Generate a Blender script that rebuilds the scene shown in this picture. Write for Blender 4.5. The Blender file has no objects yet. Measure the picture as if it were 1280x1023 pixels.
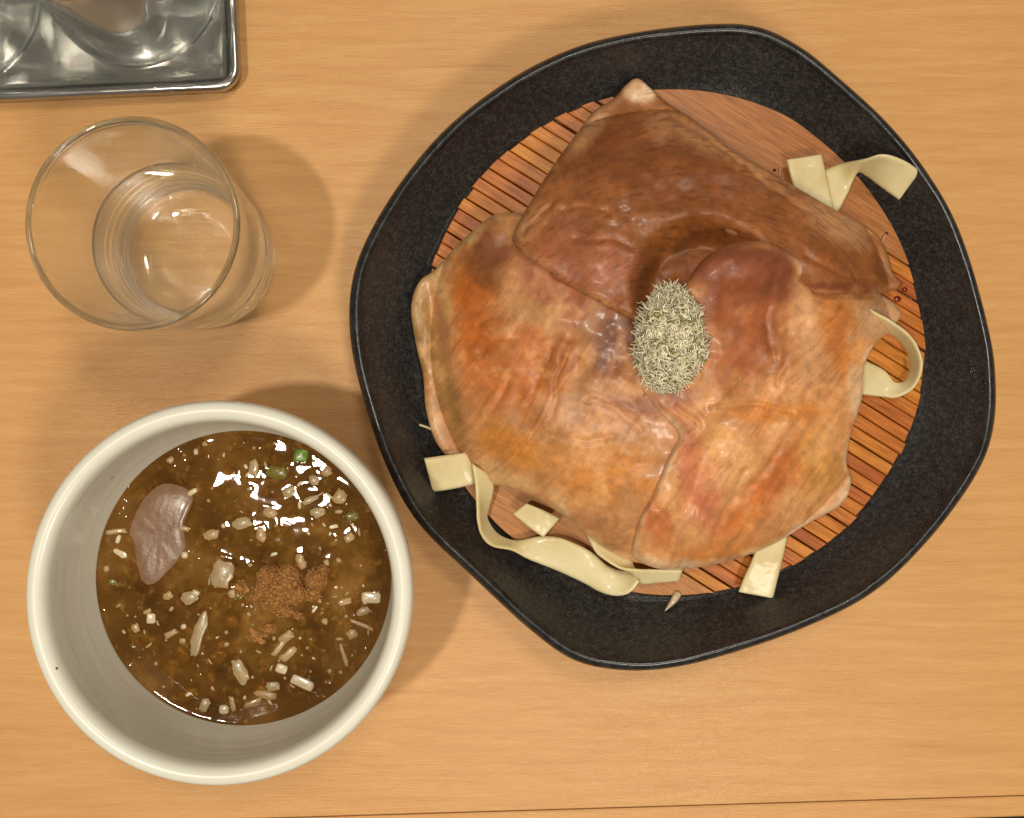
import bpy, math, random
import numpy as np

# ------------------------------------------------------------------ camera, world, lamps, exposure
SC = bpy.context.scene
COL = SC.collection
CAM_H, FPX, CX, CY = 46.0, 1332.0, 640.0, 511.5          # cm above the table, focal length in photo pixels

cam = bpy.data.cameras.new("camera")
cam.sensor_fit = 'HORIZONTAL'
cam.sensor_width = 36.0
cam.lens = 36.0 * FPX / 1280.0
cam.clip_start, cam.clip_end = 0.01, 50.0
camo = bpy.data.objects.new("camera", cam)
COL.objects.link(camo)
camo.location = (0, 0, CAM_H / 100)
SC.camera = camo

W = bpy.data.worlds.new("World")
SC.world = W
W.use_nodes = True
W.node_tree.nodes["Background"].inputs[0].default_value = (1.0, 0.90, 0.77, 1)
W.node_tree.nodes["Background"].inputs[1].default_value = 0.25


def lamp(name, loc, target, radius, watts, color):
    l = bpy.data.lights.new(name, 'AREA')
    l.shape = 'DISK'
    l.size = radius * 2
    l.energy = watts
    l.color = color
    o = bpy.data.objects.new(name, l)
    COL.objects.link(o)
    o.location = loc
    d = np.array(target, float) - np.array(loc, float)
    yaw = math.atan2(d[1], d[0])
    pitch = math.atan2(math.hypot(d[0], d[1]), -d[2])
    o.rotation_euler = (0, -pitch, yaw) if False else (pitch, 0, yaw - math.pi / 2)
    return o


WARM = (1.0, 0.91, 0.77)
lamp("ceiling_lamp", (-0.365, -0.14, 1.40), (-0.05, 0, 0), 0.036, 7.4, WARM)
lamp("ceiling_lamp", (0.22, -0.47, 0.95), (0.05, -0.03, 0), 0.09, 4.1, WARM)
lamp("ceiling_lamp", (0.16, 0.40, 1.25), (0, 0, 0), 0.10, 3.8, WARM)

SC.view_settings.view_transform = 'Standard'
SC.view_settings.look = 'None'
SC.view_settings.exposure = 0.0
SC.view_settings.gamma = 1.0
SC.view_settings.use_curve_mapping = False
SC.render.engine = 'CYCLES'
cy = SC.cycles
cy.use_denoising = True
cy.max_bounces = 32
cy.transmission_bounces = 32
cy.glossy_bounces = 6
cy.transparent_max_bounces = 12
cy.caustics_refractive = True
cy.caustics_reflective = False
cy.blur_glossy = 0.3
cy.sample_clamp_indirect = 0.0

rng = np.random.default_rng(7)
random.seed(7)


# ------------------------------------------------------------------ helpers
def U(px, py, z):
    """centimetres on the height z of the place seen at photo pixel (px, py)"""
    k = (CAM_H - z) / FPX
    return np.array([(px - CX) * k, (CY - py) * k, z])


def lin(r, g, b):
    out = []
    for c in (r, g, b):
        c = c / 255.0
        out.append(c / 12.92 if c <= 0.04045 else ((c + 0.055) / 1.055) ** 2.4)
    return tuple(out)


def lin4(r, g, b):
    return lin(r, g, b) + (1.0,)


def link(o, parent=None):
    COL.objects.link(o)
    if parent is not None:
        o.parent = parent
    return o


def wloc(o):
    p = np.array(o.location, float) * 100
    while o.parent is not None:
        o = o.parent
        p = p + np.array(o.location, float) * 100
    return p


def mesh_data(name, V, F, smooth=True):
    me = bpy.data.meshes.new(name)
    V = np.asarray(V, float)
    me.from_pydata((V * 0.01).tolist(), [], [list(map(int, f)) for f in F])
    if smooth:
        me.polygons.foreach_set("use_smooth", [True] * len(me.polygons))
    me.update()
    return me


def obj(name, V, F, mat, parent=None, origin=(0, 0, 0), smooth=True):
    """one mesh object; V in cm in scene coordinates"""
    V = np.asarray(V, float)
    origin = np.asarray(origin, float)
    base = wloc(parent) if parent is not None else np.zeros(3)
    me = mesh_data(name, V - origin if parent is None else V - base - origin, F, smooth)
    me.materials.append(mat)
    o = bpy.data.objects.new(name, me)
    link(o, parent)
    o.location = origin * 0.01
    return o


def tag(o, label=None, cat=None, group=None, kind=None):
    if label: o["label"] = label
    if cat: o["category"] = cat
    if group: o["group"] = group
    if kind: o["kind"] = kind
    return o


def thing(name, loc, label, cat, group=None):
    o = bpy.data.objects.new(name, None)
    o.empty_display_size = 0.01
    COL.objects.link(o)
    o.location = np.asarray(loc, float) * 0.01
    return tag(o, label, cat, group)


def lathe(profile, n=96, center=(0, 0), wob=None):
    """profile: list of (r, z); first and last may sit on the axis"""
    V, F, rings = [], [], []
    for i, (r, z) in enumerate(profile):
        if r < 1e-6:
            rings.append([len(V)])
            V.append((center[0], center[1], z))
        else:
            idx = []
            for k in range(n):
                a = 2 * math.pi * k / n
                rr = r * (1 + (wob(a, z) if wob else 0))
                idx.append(len(V))
                V.append((center[0] + rr * math.cos(a), center[1] + rr * math.sin(a), z))
            rings.append(idx)
    for a, b in zip(rings[:-1], rings[1:]):
        if len(a) == 1 and len(b) == 1:
            continue
        for k in range(n):
            k2 = (k + 1) % n
            if len(a) == 1:
                F.append((a[0], b[k2], b[k]))
            elif len(b) == 1:
                F.append((a[k], a[k2], b[0]))
            else:
                F.append((a[k], a[k2], b[k2], b[k]))
    return np.array(V), F


def smooth_profile(pts, per=6):
    """Catmull-Rom through (r, z) points"""
    pts = [np.array(p, float) for p in pts]
    out = []
    for i in range(len(pts) - 1):
        p0 = pts[max(i - 1, 0)]; p1 = pts[i]; p2 = pts[i + 1]; p3 = pts[min(i + 2, len(pts) - 1)]
        for k in range(per):
            t = k / per
            out.append(tuple(0.5 * (2 * p1 + (p2 - p0) * t + (2 * p0 - 5 * p1 + 4 * p2 - p3) * t * t
                                    + (3 * p1 - p0 - 3 * p2 + p3) * t ** 3)))
    out.append(tuple(pts[-1]))
    return [(max(r, 0.0), z) for r, z in out]


def cr_open(P, n):
    """n points along an open Catmull-Rom curve through P (m x d)"""
    P = np.asarray(P, float)
    m = len(P)
    out = []
    for u in np.linspace(0, m - 1, n):
        i = min(int(u), m - 2); t = u - i
        p1, p2 = P[i], P[i + 1]
        p0 = P[i - 1] if i > 0 else 2 * p1 - p2
        p3 = P[i + 2] if i + 2 < m else 2 * p2 - p1
        out.append(0.5 * (2 * p1 + (p2 - p0) * t + (2 * p0 - 5 * p1 + 4 * p2 - p3) * t * t + (3 * p1 - p0 - 3 * p2 + p3) * t ** 3))
    return np.array(out)


def cr_closed(P, n):
    P = np.asarray(P, float)
    m = len(P)
    out = []
    # arc-length-like spacing
    seg = np.linalg.norm(np.roll(P, -1, 0) - P, axis=1)
    cum = np.concatenate([[0], np.cumsum(seg)])
    for s in np.linspace(0, cum[-1], n, endpoint=False):
        i = int(np.searchsorted(cum, s, side='right') - 1)
        t = (s - cum[i]) / seg[i]
        p0, p1, p2, p3 = P[(i - 1) % m], P[i % m], P[(i + 1) % m], P[(i + 2) % m]
        out.append(0.5 * (2 * p1 + (p2 - p0) * t + (2 * p0 - 5 * p1 + 4 * p2 - p3) * t * t + (3 * p1 - p0 - 3 * p2 + p3) * t ** 3))
    return np.array(out)


def tube(path, radius, sides=6, cap=True):
    P = np.asarray(path, float)
    n = len(P)
    rad = np.broadcast_to(np.asarray(radius, float), (n,))
    V, F = [], []
    T = np.gradient(P, axis=0)
    T /= np.linalg.norm(T, axis=1)[:, None] + 1e-12
    ref = np.array([0, 0, 1.0])
    for i in range(n):
        a = np.cross(T[i], ref)
        if np.linalg.norm(a) < 1e-3:
            a = np.cross(T[i], [1.0, 0, 0])
        a /= np.linalg.norm(a)
        b = np.cross(T[i], a)
        for k in range(sides):
            th = 2 * math.pi * k / sides
            V.append(P[i] + rad[i] * (math.cos(th) * a + math.sin(th) * b))
    for i in range(n - 1):
        for k in range(sides):
            k2 = (k + 1) % sides
            F.append((i * sides + k, i * sides + k2, (i + 1) * sides + k2, (i + 1) * sides + k))
    if cap:
        F.append(tuple(range(sides))[::-1])
        F.append(tuple((n - 1) * sides + k for k in range(sides)))
    return np.array(V), F


def blob(center, rx, ry, rz, ang=0.0, p=2.0, nu=14, nv=8, jitter=0.0, tilt=0.0, bend=0.0):
    """superellipsoid; p > 2 turns it boxy"""
    V, F = [], []
    ca, sa = math.cos(ang), math.sin(ang)
    ct, st = math.cos(tilt), math.sin(tilt)
    def sg(x, e): return math.copysign(abs(x) ** e, x)
    e = 2.0 / p
    rings = []
    for j in range(nv + 1):
        phi = -math.pi / 2 + math.pi * j / nv
        if j in (0, nv):
            rings.append([len(V)]); V.append([0, 0, rz * math.copysign(1, phi)])
            continue
        idx = []
        for i in range(nu):
            th = 2 * math.pi * i / nu
            q = 1 + jitter * random.uniform(-1, 1)
            idx.append(len(V))
            V.append([rx * q * sg(math.cos(phi), e) * sg(math.cos(th), e), ry * q * sg(math.cos(phi), e) * sg(math.sin(th), e), rz * sg(math.sin(phi), e)])
        rings.append(idx)
    for a, b in zip(rings[:-1], rings[1:]):
        for i in range(nu):
            i2 = (i + 1) % nu
            if len(a) == 1: F.append((a[0], b[i2], b[i]))
            elif len(b) == 1: F.append((a[i], a[i2], b[0]))
            else: F.append((a[i], a[i2], b[i2], b[i]))
    V = np.array(V, float)
    V[:, 1] += bend * (V[:, 0] / max(rx, 1e-6)) ** 2
    x = V[:, 0] * ct + V[:, 2] * st
    z = -V[:, 0] * st + V[:, 2] * ct
    X = x * ca - V[:, 1] * sa
    Y = x * sa + V[:, 1] * ca
    return np.stack([X, Y, z], 1) + np.asarray(center, float), F


class Bag:
    def __init__(s): s.V, s.F, s.n = [], [], 0
    def add(s, VF):
        V, F = VF
        s.V.append(np.asarray(V, float)); s.F += [tuple(i + s.n for i in f) for f in F]; s.n += len(V)
    def get(s): return np.concatenate(s.V), s.F


def _hash(ix, iy, seed):
    h = (ix.astype(np.int64) * 374761393 + iy.astype(np.int64) * 668265263 + seed * 1442695041) & 0x7fffffff
    h = ((h ^ (h >> 13)) * 1274126177) & 0x7fffffff
    h = h ^ (h >> 16)
    return (h & 0xffff) / 65535.0


def vnoise(x, y, seed=0):
    ix, iy = np.floor(x), np.floor(y)
    fx, fy = x - ix, y - iy
    fx = fx * fx * fx * (fx * (fx * 6 - 15) + 10); fy = fy * fy * fy * (fy * (fy * 6 - 15) + 10)
    a = _hash(ix, iy, seed); b = _hash(ix + 1, iy, seed); c = _hash(ix, iy + 1, seed); d = _hash(ix + 1, iy + 1, seed)
    return (a * (1 - fx) + b * fx) * (1 - fy) + (c * (1 - fx) + d * fx) * fy


def fbm(x, y, octv=4, seed=0):
    v, amp, tot = 0, 1.0, 0
    for o in range(octv):
        v = v + amp * vnoise(x * 2 ** o + 17.3 * o, y * 2 ** o - 9.1 * o, seed + o)
        tot += amp; amp *= 0.5
    return v / tot


def sstep(a, b, x):
    t = np.clip((x - a) / (b - a), 0, 1)
    return t * t * (3 - 2 * t)


# ------------------------------------------------------------------ materials
class Mat:
    def __init__(s, name):
        s.m = bpy.data.materials.new(name)
        s.m.use_nodes = True
        s.nt = s.m.node_tree
        s.b = s.nt.nodes["Principled BSDF"]
        s.out = s.nt.nodes["Material Output"]
    def set(s, **kw):
        for k, v in kw.items():
            s.b.inputs[k.replace('_', ' ')].default_value = v
        return s
    def n(s, t, **kw):
        nd = s.nt.nodes.new(t)
        for k, v in kw.items():
            if k in nd.inputs: nd.inputs[k].default_value = v
            else: setattr(nd, k, v)
        return nd
    def l(s, a, b): s.nt.links.new(a, b)
    def coords(s, scale=(1, 1, 1), kind='Object', rot=(0, 0, 0)):
        tc = s.n('ShaderNodeTexCoord')
        src = tc.outputs[kind]
        if any(rot):
            r0 = s.n('ShaderNodeMapping')
            r0.inputs['Rotation'].default_value = rot
            s.l(src, r0.inputs[0]); src = r0.outputs[0]
        mp = s.n('ShaderNodeMapping')
        mp.inputs['Scale'].default_value = scale
        s.l(src, mp.inputs[0])
        return mp.outputs[0]
    def noise(s, vec, scale, detail=4, rough=0.55, dist=0.0):
        nd = s.n('ShaderNodeTexNoise')
        nd.inputs['Scale'].default_value = scale
        nd.inputs['Detail'].default_value = detail
        nd.inputs['Roughness'].default_value = rough
        nd.inputs['Distortion'].default_value = dist
        s.l(vec, nd.inputs['Vector'])
        return nd.outputs['Fac']
    def ramp(s, fac, stops):
        r = s.n('ShaderNodeValToRGB')
        el = r.color_ramp.elements
        while len(el) < len(stops): el.new(0.5)
        for e, (p, c) in zip(el, stops):
            e.position = p
            e.color = c if len(c) == 4 else tuple(c) + (1,)
        s.l(fac, r.inputs[0])
        return r.outputs[0]
    def mix(s, fac, a, b, mode='MIX'):
        nd = s.n('ShaderNodeMix', data_type='RGBA', blend_type=mode)
        for sock, v in ((nd.inputs['Factor'], fac), (nd.inputs[6], a), (nd.inputs[7], b)):
            if hasattr(v, 'links'): s.l(v, sock)
            else: sock.default_value = v if not isinstance(v, tuple) else (v if len(v) == 4 else v + (1,))
        return nd.outputs[2]
    def math(s, op, a, b=0.0, clamp=False):
        nd = s.n('ShaderNodeMath', operation=op, use_clamp=clamp)
        for sock, v in ((nd.inputs[0], a), (nd.inputs[1], b)):
            if hasattr(v, 'links'): s.l(v, sock)
            else: sock.default_value = v
        return nd.outputs[0]
    def bump(s, height, strength=0.3, dist=0.001, prev=None):
        nd = s.n('ShaderNodeBump')
        nd.inputs['Strength'].default_value = strength
        nd.inputs['Distance'].default_value = dist
        s.l(height, nd.inputs['Height'])
        if prev is not None: s.l(prev, nd.inputs['Normal'])
        return nd.outputs[0]
    def to(s, **kw):
        for k, v in kw.items(): s.l(v, s.b.inputs[k.replace('_', ' ')])
        return s


def m_wood_table():
    M = Mat("maple_laminate")
    v = M.coords((6, 75, 1))
    g1 = M.noise(v, 3.2, 6, 0.62, 0.6)                          # long streaks
    v2 = M.coords((24, 620, 1))
    g2 = M.noise(v2, 4.0, 3, 0.6)                               # fine fibre
    v3 = M.coords((2.2, 9, 1))
    g3 = M.noise(v3, 2.0, 3, 0.5, 0.8)                          # broad tone
    c = M.ramp(g1, [(0.25, lin(200, 146, 86)), (0.5, lin(212, 161, 98)), (0.75, lin(223, 176, 114))])
    c = M.mix(M.math('MULTIPLY', g3, 0.5), c, lin4(207, 148, 86))
    c = M.mix(M.math('MULTIPLY', M.math('SUBTRACT', g2, 0.45, True), 1.0), c, lin4(176, 118, 58))
    # thin darker pores lines
    v4 = M.coords((5, 170, 1))
    g4 = M.noise(v4, 3.0, 2, 0.5, 0.4)
    c = M.mix(M.ramp(g4, [(0.66, (0, 0, 0)), (0.80, (0.4, 0.4, 0.4))]), c, lin4(160, 102, 52))
    h = M.math('ADD', g2, M.math('MULTIPLY', g1, 0.6))
    M.set(Specular_IOR_Level=0.42)
    sm = M.noise(M.coords((1, 1, 1)), 9, 4, 0.6)
    M.to(Roughness=M.math('ADD', 0.24, M.math('MULTIPLY', sm, 0.24)), Base_Color=c, Normal=M.bump(h, 0.45, 0.0004))
    return M.m


def m_simple(name, rgb, rough=0.5, **kw):
    M = Mat(name)
    M.set(Base_Color=lin4(*rgb), Roughness=rough, **kw)
    return M.m


def m_floor():
    M = Mat("dark_floor")
    c = M.ramp(M.noise(M.coords(), 20), [(0.3, lin(40, 30, 28)), (0.7, lin(62, 48, 44))])
    M.set(Roughness=0.6); M.to(Base_Color=c)
    return M.m


def m_steel():
    M = Mat("worn_stainless_steel")
    v = M.coords()
    dents = M.noise(v, 22, 2, 0.5, 1.0)
    scr = M.noise(M.coords((30, 400, 30), rot=(0, 0, 0.5)), 4, 3)
    M.set(Metallic=1.0, Base_Color=lin4(172, 168, 162))
    M.to(Roughness=M.math('ADD', 0.10, M.math('MULTIPLY', scr, 0.16)))
    nb = M.bump(dents, 0.2, 0.005)
    M.to(Normal=M.bump(scr, 0.08, 0.0004, nb))
    return M.m


def m_glass():
    M = Mat("clear_tumbler_glass")
    M.set(Base_Color=(0.985, 0.996, 0.990, 1), Roughness=0.0, IOR=1.5, Transmission_Weight=1.0)
    tr = M.n('ShaderNodeBsdfTransparent'); tr.inputs[0].default_value = (0.90, 0.955, 0.925, 1)
    mx = M.n('ShaderNodeMixShader'); mx.inputs[0].default_value = 0.84
    M.l(tr.outputs[0], mx.inputs[1]); M.l(M.b.outputs[0], mx.inputs[2]); M.l(mx.outputs[0], M.out.inputs[0])
    return M.m


def m_water():
    M = Mat("clear_water")
    M.set(Base_Color=(1, 1, 1, 1), Roughness=0.0, IOR=1.33, Transmission_Weight=1.0)
    tr = M.n('ShaderNodeBsdfTransparent')
    mx = M.n('ShaderNodeMixShader'); mx.inputs[0].default_value = 0.88
    M.l(tr.outputs[0], mx.inputs[1]); M.l(M.b.outputs[0], mx.inputs[2]); M.l(mx.outputs[0], M.out.inputs[0])
    return M.m


def m_cream():
    M = Mat("speckled_cream_glaze")
    v = M.coords()
    big = M.noise(v, 30, 4)
    c = M.mix(big, lin4(216, 213, 196), lin4(230, 228, 214))
    vo = M.n('ShaderNodeTexVoronoi', feature='F1'); vo.inputs['Scale'].default_value = 150
    vo.inputs['Randomness'].default_value = 1.0
    M.l(v, vo.inputs['Vector'])
    wn = M.n('ShaderNodeTexWhiteNoise', noise_dimensions='3D'); M.l(vo.outputs['Position'], wn.inputs['Vector'])
    keep = M.math('GREATER_THAN', wn.outputs['Value'], 0.93)
    size = M.math('MULTIPLY', wn.outputs['Value'], 0.13)
    spot = M.math('MULTIPLY', M.math('LESS_THAN', vo.outputs['Distance'], M.math('SUBTRACT', size, 0.04)), keep)
    c = M.mix(M.math('MULTIPLY', spot, 0.85), c, lin4(58, 46, 34))
    ring = M.noise(M.coords((1, 1, 10)), 22, 2)
    M.set(Roughness=0.34, Specular_IOR_Level=0.45, Coat_Weight=0.12, Coat_Roughness=0.15)
    M.to(Base_Color=c, Normal=M.bump(M.math('ADD', ring, M.math('MULTIPLY', big, 0.3)), 0.12, 0.002))
    return M.m


def m_black():
    M = Mat("matte_black_stoneware")
    v = M.coords()
    big = M.noise(v, 18, 4)
    fine = M.noise(v, 1000, 2, 0.6)
    mid = M.noise(v, 420, 3, 0.6)
    c = M.ramp(M.math('ADD', M.math('MULTIPLY', fine, 0.55), M.math('MULTIPLY', mid, 0.45)),
               [(0.36, lin(25, 25, 26)), (0.50, lin(43, 42, 42)), (0.64, lin(70, 67, 63))])
    c = M.mix(M.math('MULTIPLY', big, 0.3), c, lin4(40, 40, 41))
    M.set(Specular_IOR_Level=0.5)
    M.to(Base_Color=c, Roughness=M.math('ADD', 0.22, M.math('MULTIPLY', mid, 0.22)), Normal=M.bump(M.math('ADD', fine, mid), 0.35, 0.0005))
    return M.m


def m_lip():
    M = Mat("glossy_black_glaze")
    v = M.coords()
    n = M.noise(v, 260, 3)
    c = M.ramp(n, [(0.4, lin(16, 17, 19)), (0.7, lin(40, 40, 40))])
    M.set(Specular_IOR_Level=0.6)
    M.to(Base_Color=c, Roughness=M.math('ADD', 0.16, M.math('MULTIPLY', n, 0.25)), Normal=M.bump(n, 0.25, 0.0006))
    return M.m


def m_bamboo(rgb_a, rgb_b, name):
    M = Mat(name)
    oi = M.n('ShaderNodeObjectInfo')
    v = M.coords((30, 400, 100), rot=(0, 0, math.radians(32)))
    g = M.noise(v, 2.5, 4, 0.6)
    c = M.ramp(g, [(0.3, lin(*rgb_a)), (0.7, lin(*rgb_b))])
    hs = M.n('ShaderNodeHueSaturation')
    M.l(c, hs.inputs['Color'])
    M.l(M.math('ADD', 0.82, M.math('MULTIPLY', oi.outputs['Random'], 0.42)), hs.inputs['Value'])
    M.l(M.math('ADD', 0.492, M.math('MULTIPLY', oi.outputs['Random'], 0.02)), hs.inputs['Hue'])
    M.set(Roughness=0.38, Specular_IOR_Level=0.32)
    M.to(Base_Color=hs.outputs[0], Normal=M.bump(g, 0.2, 0.0006))
    return M.m


def m_meat(name="roast_pork"):
    M = Mat(name)
    at = M.n('ShaderNodeAttribute', attribute_name='flesh')
    v = M.coords()
    fine = M.noise(v, 700, 4, 0.65)
    mid = M.noise(v, 210, 3, 0.6, 0.6)
    c = M.mix(M.math('MULTIPLY', M.math('SUBTRACT', fine, 0.5), 0.9, True), at.outputs['Color'], (0.02, 0.008, 0.003, 1))
    r = M.ramp(mid, [(0.3, (0.34, 0.34, 0.34)), (0.7, (0.56, 0.56, 0.56))])
    M.set(Specular_IOR_Level=0.45, Subsurface_Weight=0.10, Subsurface_Scale=0.0025, Coat_Roughness=0.2, Coat_IOR=1.42)
    wet = M.noise(v, 42, 3, 0.55)
    M.to(Coat_Weight=M.ramp(wet, [(0.46, (0.04, 0.04, 0.04)), (0.7, (0.55, 0.55, 0.55))]))
    M.b.inputs['Subsurface Radius'].default_value = (1.0, 0.45, 0.2)
    nb = M.bump(mid, 0.09, 0.001)
    M.to(Base_Color=c, Roughness=r, Normal=M.bump(fine, 0.3, 0.0005, nb))
    M.l(nb, M.b.inputs['Coat Normal'])
    return M.m


def m_noodle():
    M = Mat("boiled_flat_noodle")
    v = M.coords()
    c = M.mix(M.ramp(M.noise(v, 42, 4), [(0.32, (0, 0, 0)), (0.68, (1, 1, 1))]), lin4(204, 184, 128), lin4(228, 214, 170))
    M.set(Roughness=0.46, Subsurface_Weight=0.45, Subsurface_Scale=0.003, Specular_IOR_Level=0.5, Coat_Weight=0.12, Coat_Roughness=0.1)
    M.b.inputs['Subsurface Radius'].default_value = (1.0, 0.8, 0.4)
    M.to(Base_Color=c, Normal=M.bump(M.noise(v, 260, 2), 0.05, 0.0008))
    return M.m


def m_soup():
    M = Mat("murky_brown_broth")
    v = M.coords()
    n1 = M.noise(v, 38, 4, 0.6, 0.5)
    n2 = M.noise(v, 240, 4, 0.65)
    c = M.ramp(n1, [(0.3, lin(68, 40, 8)), (0.5, lin(102, 65, 18)), (0.7, lin(146, 104, 50))])
    c = M.mix(M.ramp(n2, [(0.56, (0, 0, 0)), (0.72, (0.7, 0.7, 0.7))]), c, lin4(168, 122, 62))
    M.to(Base_Color=c)
    M.set(Roughness=0.025, Specular_IOR_Level=0.42, Coat_Weight=0.0)
    # floating fat lenses
    vo = M.n('ShaderNodeTexVoronoi', feature='SMOOTH_F1'); vo.inputs['Scale'].default_value = 260; vo.inputs['Smoothness'].default_value = 0.3
    M.l(v, vo.inputs['Vector'])
    lens = M.math('MULTIPLY', M.math('SUBTRACT', 0.33, vo.outputs['Distance'], True), M.math('GREATER_THAN', M.noise(v, 60, 2), 0.53))
    nb = M.bump(M.noise(v, 60, 2, 0.4), 0.03, 0.004)
    nb = M.bump(lens, 0.42, 0.0016, nb)
    M.to(Normal=nb)
    tr = M.n('ShaderNodeBsdfTransparent'); tr.inputs[0].default_value = (0.74, 0.54, 0.24, 1)
    mx = M.n('ShaderNodeMixShader')
    M.l(M.ramp(M.noise(v, 75, 4, 0.6), [(0.35, (0.44,) * 3), (0.65, (0.78,) * 3)]), mx.inputs[0])
    M.l(tr.outputs[0], mx.inputs[1]); M.l(M.b.outputs[0], mx.inputs[2])
    M.l(mx.outputs[0], M.out.inputs[0])
    return M.m


def m_wet(name, rgb, rough=0.25, sss=0.3, var=0.15, rel=0.3):
    M = Mat(name)
    v = M.coords()
    d = tuple(max(0, int(c * (1 - var))) for c in rgb)
    c = M.mix(M.noise(v, 300, 3), lin4(*d), lin4(*rgb))
    M.set(Roughness=rough, Subsurface_Weight=sss, Subsurface_Scale=0.002, Coat_Weight=0.2, Coat_Roughness=0.08)
    M.to(Base_Color=c, Normal=M.bump(M.noise(v, 500, 3), rel, 0.0008))
    return M.m


def m_powder():
    M = Mat("brown_fish_powder")
    v = M.coords()
    c = M.ramp(M.noise(v, 900, 2), [(0.35, lin(118, 76, 30)), (0.55, lin(160, 110, 54)), (0.72, lin(190, 142, 80))])
    M.set(Roughness=0.85); M.to(Base_Color=c)
    return M.m


def m_strand():
    M = Mat("shaved_kelp_strand")
    at = M.n('ShaderNodeAttribute', attribute_name='flesh')
    M.set(Roughness=0.5, Specular_IOR_Level=0.4)
    M.to(Base_Color=at.outputs['Color'])
    return M.m


MT = dict(table=m_wood_table(), floor=m_floor(), steel=m_steel(), glass=m_glass(), water=m_water(), cream=m_cream(),
          black=m_black(), lip=m_lip(), slat=m_bamboo((150, 80, 24), (206, 122, 52), "lacquered_bamboo"),
          board=m_bamboo((140, 82, 40), (184, 118, 66), "stained_wood_board"), meat=m_meat(), noodle=m_noodle(), soup=m_soup(),
          powder=m_powder(), strand=m_strand(), seam=m_simple("brown_seam_strip", (92, 58, 30), 0.8),
          cord=m_simple("pale_pink_cord", (196, 140, 112), 0.7), hole=m_simple("drilled_hole", (24, 12, 8), 0.8),
          leek=m_wet("white_leek", (214, 196, 160)), leek_dull=m_wet("soaked_leek", (184, 150, 100), 0.35, 0.5, 0.2, 0.2),
          onion=m_wet("translucent_onion", (176, 152, 108), 0.3, 0.5, 0.2, 0.2), green=m_wet("green_scallion", (104, 138, 24)),
          green_dull=m_wet("soaked_scallion", (112, 102, 22)), wetpork=m_wet("soaked_pork", (146, 106, 74), 0.3, 0.1, 0.4, 0.14),
          chili=m_simple("red_sauce", (120, 28, 12), 0.15))

# ------------------------------------------------------------------ the setting: floor and table
fl = obj("floor", [(-300, -300, -72), (300, -300, -72), (300, 300, -72), (-300, 300, -72)], [(0, 1, 2, 3)], MT['floor'], smooth=False)
tag(fl, kind='structure')

TA = math.radians(1.72)                                                    # the table edge runs slightly uphill in the photo
EDGE0 = U(1280, 1021.5, 0)                                                 # a point on the front edge


def table_box(x0, x1, y0, y1, z0, z1, bev=0.08):
    """box in table axes (x along the front edge, y away from it), bevelled top edge"""
    c, s = math.cos(TA), math.sin(TA)
    loops = [(0, z0), (0, z1 - bev), (bev * 0.3, z1 - bev * 0.3), (bev, z1)]
    V, F = [], []
    for ins, z in loops:
        for x, y in ((x0 + ins, y0 + ins), (x1 - ins, y0 + ins), (x1 - ins, y1 - ins), (x0 + ins, y1 - ins)):
            V.append((EDGE0[0] + x * c - y * s, EDGE0[1] + x * s + y * c, z))
    for i in range(len(loops) - 1):
        for k in range(4):
            k2 = (k + 1) % 4
            F.append((i * 4 + k, i * 4 + k2, (i + 1) * 4 + k2, (i + 1) * 4 + k))
    F.append((0, 3, 2, 1)); F.append(tuple(4 * (len(loops) - 1) + k for k in range(4)))
    return np.array(V), F


tb = thing("table", (0, 0, 0), "pale wooden table under the bowls with a narrow front edge strip", "table")
obj("tabletop", *table_box(-75, 30, 0.94, 60, -3, 0, 0.035), MT['table'], tb, smooth=False)
obj("edge_strip", *table_box(-75, 30, 0, 0.915, -3.6, 0, 0.10), MT['table'], tb, smooth=False)
obj("seam", *table_box(-74, 29, 0.88, 0.98, -2.5, -0.06, 0.01), MT['seam'], tb, smooth=False)  # dark brown strip filling the joint behind the edge strip

# ------------------------------------------------------------------ steel tray with two upturned tumblers
TR = math.radians(2.6)
TRC = U(303.5, 115, 0.6)                                                   # lower right outer corner region


def rounded_rect(w, h, r, n=10):
    pts = []
    for cx, cy_, a0 in ((w / 2 - r, h / 2 - r, 0), (-w / 2 + r, h / 2 - r, 90), (-w / 2 + r, -h / 2 + r, 180), (w / 2 - r, -h / 2 + r, 270)):
        for k in range(n + 1):
            a = math.radians(a0 + 90 * k / n)
            pts.append((cx + r * math.cos(a), cy_ + r * math.sin(a)))
    return pts


TW, TH = 30.0, 21.0
ctr_local = np.array([-TW / 2, TH / 2])                                    # centre relative to the lower right corner
tcx = TRC[0] + ctr_local[0] * math.cos(TR) - ctr_local[1] * math.sin(TR)
tcy = TRC[1] + ctr_local[0] * math.sin(TR) + ctr_local[1] * math.cos(TR)


def tray_loops(loops, fill):
    V, F = [], []
    m = None
    for ins, z in loops:
        r = max(1.0 - ins, 0.25)
        pts = rounded_rect(TW - 2 * ins, TH - 2 * ins, r)
        m = len(pts)
        for x, y in pts:
            V.append((tcx + x * math.cos(TR) - y * math.sin(TR), tcy + x * math.sin(TR) + y * math.cos(TR), z))
    for i in range(len(loops) - 1):
        for k in range(m):
            k2 = (k + 1) % m
            F.append((i * m + k, i * m + k2, (i + 1) * m + k2, (i + 1) * m + k))
    if fill:
        F.append(tuple((len(loops) - 1) * m + k for k in range(m)))
    return np.array(V), F


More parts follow.
